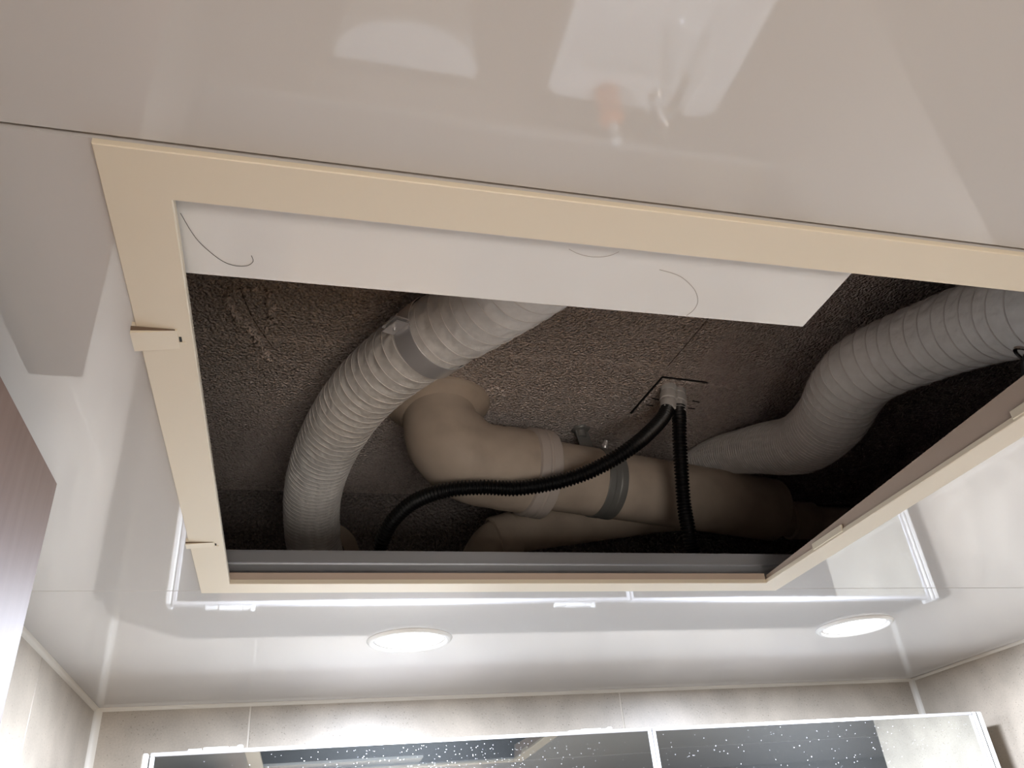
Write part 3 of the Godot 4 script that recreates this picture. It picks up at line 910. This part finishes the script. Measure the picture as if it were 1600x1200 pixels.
func cabinet() -> void:
	var c := thing("mirror_cabinet", "white-framed wall cabinet with specked mirror doors below the downlights", "mirror cabinet")
	var x0 := -0.177
	var x1 := 1.120
	var xd := 0.525
	var zf := -1.198
	var y0 := 1.36
	var y1 := 2.1045
	obj("body", box_mesh(Vector3(x0 + 0.004, y0, ZB + 0.001), Vector3(x1 - 0.006, y1 - 0.006, zf - 0.020), 0.001), std(Color(0.42, 0.40, 0.37), 0.8), c)
	var rng := RandomNumberGenerator.new()
	rng.seed = 12
	for e in [[x0 + 0.009, xd - 0.0012, 0.55], [xd + 0.0012, x1 - 0.017, -0.25]]:
		var w: float = e[1] - e[0]
		var door := Node3D.new()
		door.name = "mirror_door"
		c.add_child(door, true)
		door.position = Vector3(e[0], y0, zf)
		door.rotation = Vector3(deg_to_rad(-0.6 if e[2] > 0 else -0.3), deg_to_rad(-0.6 if e[2] > 0 else 0.0), 0)
		door.position.z += (y1 - y0) * sin(door.rotation.x) * -1.0 - (0.004 if e[2] > 0 else 0.0)
		var h := y1 - y0
		obj("pane", box_mesh(Vector3(0.005, 0.005, -0.014), Vector3(w - 0.005, h - 0.0042, -0.001), 0.0005), M.mirror, door)
		# slim painted edge round the pane: profile swept round an upright rectangle
		var st := new_st()
		cbox(st, Vector3(0, h - 0.0048, -0.014), Vector3(w, h, 0.0006), 0.0008)
		cbox(st, Vector3(0, 0, -0.018), Vector3(w, 0.006, 0.0006), 0.0008)
		cbox(st, Vector3(0, 0.006, -0.018), Vector3(0.0055, h - 0.0048, 0.0006), 0.0008)
		cbox(st, Vector3(w - 0.0055, 0.006, -0.018), Vector3(w, h - 0.0048, 0.0006), 0.0008)
		obj("edge_frame", st.commit(), M.white_metal, door)
		# dried splashes on the glass
		var mm := MultiMesh.new()
		mm.transform_format = MultiMesh.TRANSFORM_3D
		mm.mesh = lathe(Vector3.ZERO, Vector3.BACK, [[0, 1.0], [0.22, 0.8], [0.36, 0.45], [0.42, 0.01]], 8)
		var count := 1100 if e[2] > 0 else 420
		mm.instance_count = count
		for k in count:
			var u := clampf(rng.randfn() * 0.17 + e[2], 0.02, 0.97) if e[2] > 0 else rng.randf_range(0.02, 0.97)
			var v := h - 0.008 - absf(rng.randfn()) * 0.13
			var r := rng.randf_range(0.00018, 0.00048) * (1.6 if rng.randf() < 0.06 else 1.0)
			mm.set_instance_transform(k, Transform3D(Basis.IDENTITY.scaled(Vector3(r * rng.randf_range(0.8, 1.4), r, r)), Vector3(u * w, maxf(v, 0.02), -0.001)))
		var sp := MultiMeshInstance3D.new()
		sp.name = "dried_splashes"
		sp.multimesh = mm
		sp.material_override = M.speck
		sp.set_meta("kind", "stuff")
		door.add_child(sp, true)
	# end profiles of the cabinet with a dark joint line
	obj("end_profile", box_mesh(Vector3(x0, y0, -1.232), Vector3(x0 + 0.0075, y1 - 0.001, zf + 0.001), 0.0015), M.white_plastic, c)
	obj("end_profile", box_mesh(Vector3(x1 - 0.0155, y0, -1.225), Vector3(x1 - 0.0075, y1, zf + 0.001), 0.002), M.white_plastic, c)
	obj("end_profile", box_mesh(Vector3(x1 - 0.0063, y0, -1.235), Vector3(x1 + 0.004, y1, zf), 0.002), M.white_plastic, c)
	obj("dark_joint", box_mesh(Vector3(x1 - 0.0076, y0, -1.225), Vector3(x1 - 0.0062, y1 - 0.001, zf - 0.001), 0), M.dark, c)
	# concealed hinges standing up behind the door tops
	for x in [-0.0945, 0.4305]:
		var st := new_st()
		cbox(st, Vector3(-0.030, 0, -0.006), Vector3(-0.012, 0.0045, 0.004), 0.0008)
		cbox(st, Vector3(-0.011, 0, -0.006), Vector3(0.021, 0.0055, 0.005), 0.0008)
		cbox(st, Vector3(0.022, 0, -0.006), Vector3(0.031, 0.005, 0.004), 0.0008)
		var hg := obj("hinge", st.commit(), M.white_plastic, c, Vector3(x, y1 - 0.001, zf - 0.016))
		obj("knuckle", lathe(Vector3(0.035, 0.003, 0), Vector3.UP, [[-0.003, 0.0001], [-0.003, 0.0042], [0.003, 0.0042], [0.0042, 0.003], [0.0042, 0.0001]], 16), M.white_plastic, hg)


func door_leaf() -> void:
	var d := struct("door_1", "brown wood-grain door leaf standing open at the left")
	obj("leaf", box_mesh(Vector3(-0.180, 0.012, -0.507), Vector3(-0.147, 2.1614, 0.22), 0.0012), M.wood, d)
	var h := obj("handle", lathe(Vector3(-0.147, 1.0, -0.44), Vector3.RIGHT, [[0, 0.026], [0.006, 0.026], [0.008, 0.012], [0.04, 0.010], [0.04, 0.0005]], 32), M.steel, d)
	obj("lever", tube(smooth_path([Vector3(-0.108, 1.0, -0.44), Vector3(-0.104, 1.0, -0.40), Vector3(-0.104, 1.0, -0.32)], 0.01), 16, func(i, a): return 0.008), M.steel, h)


func sanitary() -> void:
	# all of this stands below the frame and shows only as reflections in the ceiling
	var l := thing("stone_ledge", "pale tiled ledge along the back wall, seen reflected in the ceiling", "ledge")
	obj("riser", box_mesh(Vector3(XL + 0.002, 0.0, ZB + 0.001), Vector3(XR - 0.002, 0.88, -1.296), 0.001), M.tile, l)
	obj("top", box_mesh(Vector3(XL + 0.002, 0.88, ZB + 0.001), Vector3(XR - 0.002, 0.90, -1.288), 0.002), M.ceramic, l)
	var b := thing("washbasin", "white rectangular washbasin whose reflection shows at the top of the ceiling", "washbasin", Vector3(0.742, 0, -1.0))
	obj("bowl", loft([[0, 0.0, 0.14, 0.13, 0.05, 0.68], [0, 0, 0.20, 0.17, 0.05, 0.70], [0, 0, 0.22, 0.202, 0.04, 0.76], [0, 0, 0.226, 0.21, 0.04, 0.845], [0, 0, 0.222, 0.206, 0.037, 0.85], [0, 0.03, 0.203, 0.155, 0.05, 0.85], [0, 0.03, 0.196, 0.15, 0.05, 0.84], [0, 0.03, 0.17, 0.11, 0.06, 0.745], [0, 0.03, 0.08, 0.06, 0.05, 0.725]]), M.ceramic, b)
	obj("pedestal", loft([[0, -0.1, 0.09, 0.09, 0.06, 0.0], [0, -0.1, 0.08, 0.08, 0.06, 0.68]]), M.ceramic, b)
	obj("drain", lathe(Vector3(0, 0.726, 0.03), Vector3.UP, [[0, 0.022], [0.004, 0.020], [0.004, 0.0005]], 24), M.chrome, b)
	var f := thing("faucet", "chrome mixer tap on the washbasin, seen as a grey reflection", "faucet", Vector3(0.80, 0.85, -1.168))
	obj("column", lathe(Vector3.ZERO, Vector3.UP, [[0, 0.030], [0.01, 0.026], [0.02, 0.021], [0.11, 0.020], [0.125, 0.014], [0.125, 0.0005]], 32), M.chrome, f)
	obj("spout", tube(smooth_path([Vector3(0, 0.07, 0.01), Vector3(0, 0.09, 0.06), Vector3(0, 0.088, 0.11), Vector3(0, 0.065, 0.125)], 0.006), 20, func(i, a): return 0.011), M.chrome, f)
	obj("lever", box_mesh(Vector3(-0.009, 0.125, -0.02), Vector3(0.009, 0.135, 0.075), 0.003), M.chrome, f)
	var s := thing("soap_bottle", "orange pump bottle on the washbasin rim, an orange spot in the ceiling", "bottle", Vector3(0.666, 0.85, -1.178))
	obj("bottle", lathe(Vector3.ZERO, Vector3.UP, [[0, 0.0005], [0, 0.027], [0.004, 0.03], [0.10, 0.03], [0.118, 0.014], [0.125, 0.012]], 32), std(Color(0.92, 0.48, 0.16), 0.35), s)
	obj("pump", lathe(Vector3(0, 0.12, 0), Vector3.UP, [[0, 0.013], [0.015, 0.013], [0.016, 0.004], [0.045, 0.004], [0.046, 0.014], [0.055, 0.012], [0.055, 0.0005]], 24), M.white_plastic, s)
	var x := thing("tissue_box", "cream carton on the ledge behind the washbasin, seen reflected", "carton", Vector3(1.02, 0.90, -1.345))
	obj("carton", box_mesh(Vector3(-0.12, 0, -0.05), Vector3(0.12, 0.10, 0.05), 0.003), std(Color(0.80, 0.73, 0.58), 0.7), x)
	obj("tissue", loft([[0, 0, 0.06, 0.012, 0.01, 0.10], [0.01, 0.005, 0.05, 0.010, 0.008, 0.125], [0.015, 0.0, 0.03, 0.004, 0.003, 0.145]]), M.white_plastic, x)
	var t := thing("cistern", "white toilet cistern with a half-round lid left of the washbasin, seen reflected", "cistern", Vector3(0.186, 0, -1.255))
	obj("tank", loft([[0, 0.03, 0.15, 0.05, 0.03, 0.40], [0, 0.025, 0.165, 0.055, 0.04, 0.715]]), M.ceramic, t)
	var P := PackedVector3Array()
	for e in [[0.715, 0.985], [0.72, 1.0], [0.742, 1.0], [0.75, 0.97]]:
		for k in 48:
			var q := TAU * k / 48.0
			var zz := sin(q)
			P.append(Vector3(cos(q) * 0.178 * e[1] if zz > 0 else clampf(cos(q) * 1.6, -1, 1) * 0.178 * e[1], e[0], maxf(zz, -0.12) * 0.112 * e[1]))
	obj("tank_lid", grid(P, 4, 48, true, true, true, true), M.ceramic, t)


func _ready() -> void:
	# ------------------------------------------------------------ camera, sky, exposure
	var cam := Camera3D.new()
	cam.name = "camera"
	cam.rotation_order = EULER_ORDER_YXZ
	cam.rotation = Vector3(0.5503, -0.292153, -0.094783)
	cam.position = Vector3(0, 1.93, 0)
	cam.fov = 51.134
	cam.near = 0.02
	add_child(cam, true)
	cam.current = true
	var env := Environment.new()
	env.background_mode = Environment.BG_COLOR
	env.background_color = Color(0.0, 0.0, 0.0)
	env.tonemap_mode = Environment.TONE_MAPPER_LINEAR
	env.tonemap_exposure = 1.76
	env.sdfgi_enabled = true
	env.ssao_enabled = true
	env.ssil_enabled = true
	var we := WorldEnvironment.new()
	we.name = "environment"
	we.environment = env
	add_child(we, true)
	materials()
	# ------------------------------------------------------------ lamps
	downlight(Vector3(0.145, CEIL, -1.043), "glowing recessed downlight near the middle of the back ceiling strip", 0.96)
	downlight(Vector3(0.784, CEIL, -1.012), "glowing recessed downlight towards the right wall", 0.86)
	downlight(Vector3(1.66, CEIL, -0.30), "added unseen downlight over the alcove, outside the frame on the right", 0.5)  # invented lamp, added to brighten the alcove for the mirror
	# unseen window panel added in the hall to light the void through the doorway
	var hw := struct("added_window_1", "added unseen glowing window panel low in the hall wall, lighting the ceiling void")
	hw.position = Vector3(0.25, 0.74, 1.985)
	obj("pane", box_mesh(Vector3(-0.93, -0.32, -0.005), Vector3(0.93, 0.32, 0.005), 0.001), M.added_hall_glow, hw)
	for e in [[-0.98, -0.37, 0.98, -0.32], [-0.98, 0.32, 0.98, 0.37], [-0.98, -0.32, -0.93, 0.32], [0.93, -0.32, 0.98, 0.32]]:
		obj("added_window_frame", box_mesh(Vector3(e[0], e[1], -0.02), Vector3(e[2], e[3], 0.015), 0.003), M.white_plastic, hw)
	area_light(hw, Vector3(0, 0, -0.012), 1.84, 1.4, Color(1.0, 0.97, 0.93))
	hw.get_node("glow").area_size = Vector2(1.84, 0.62)
	hw.get_node("glow").rotation = Vector3.ZERO   # shines level into the rooms
	# ------------------------------------------------------------ structure, then things
	room()
	ceiling()
	access_frame()
	access_lid()
	drain()
	ducts()
	conduits()
	cabinet()
	door_leaf()
	sanitary()
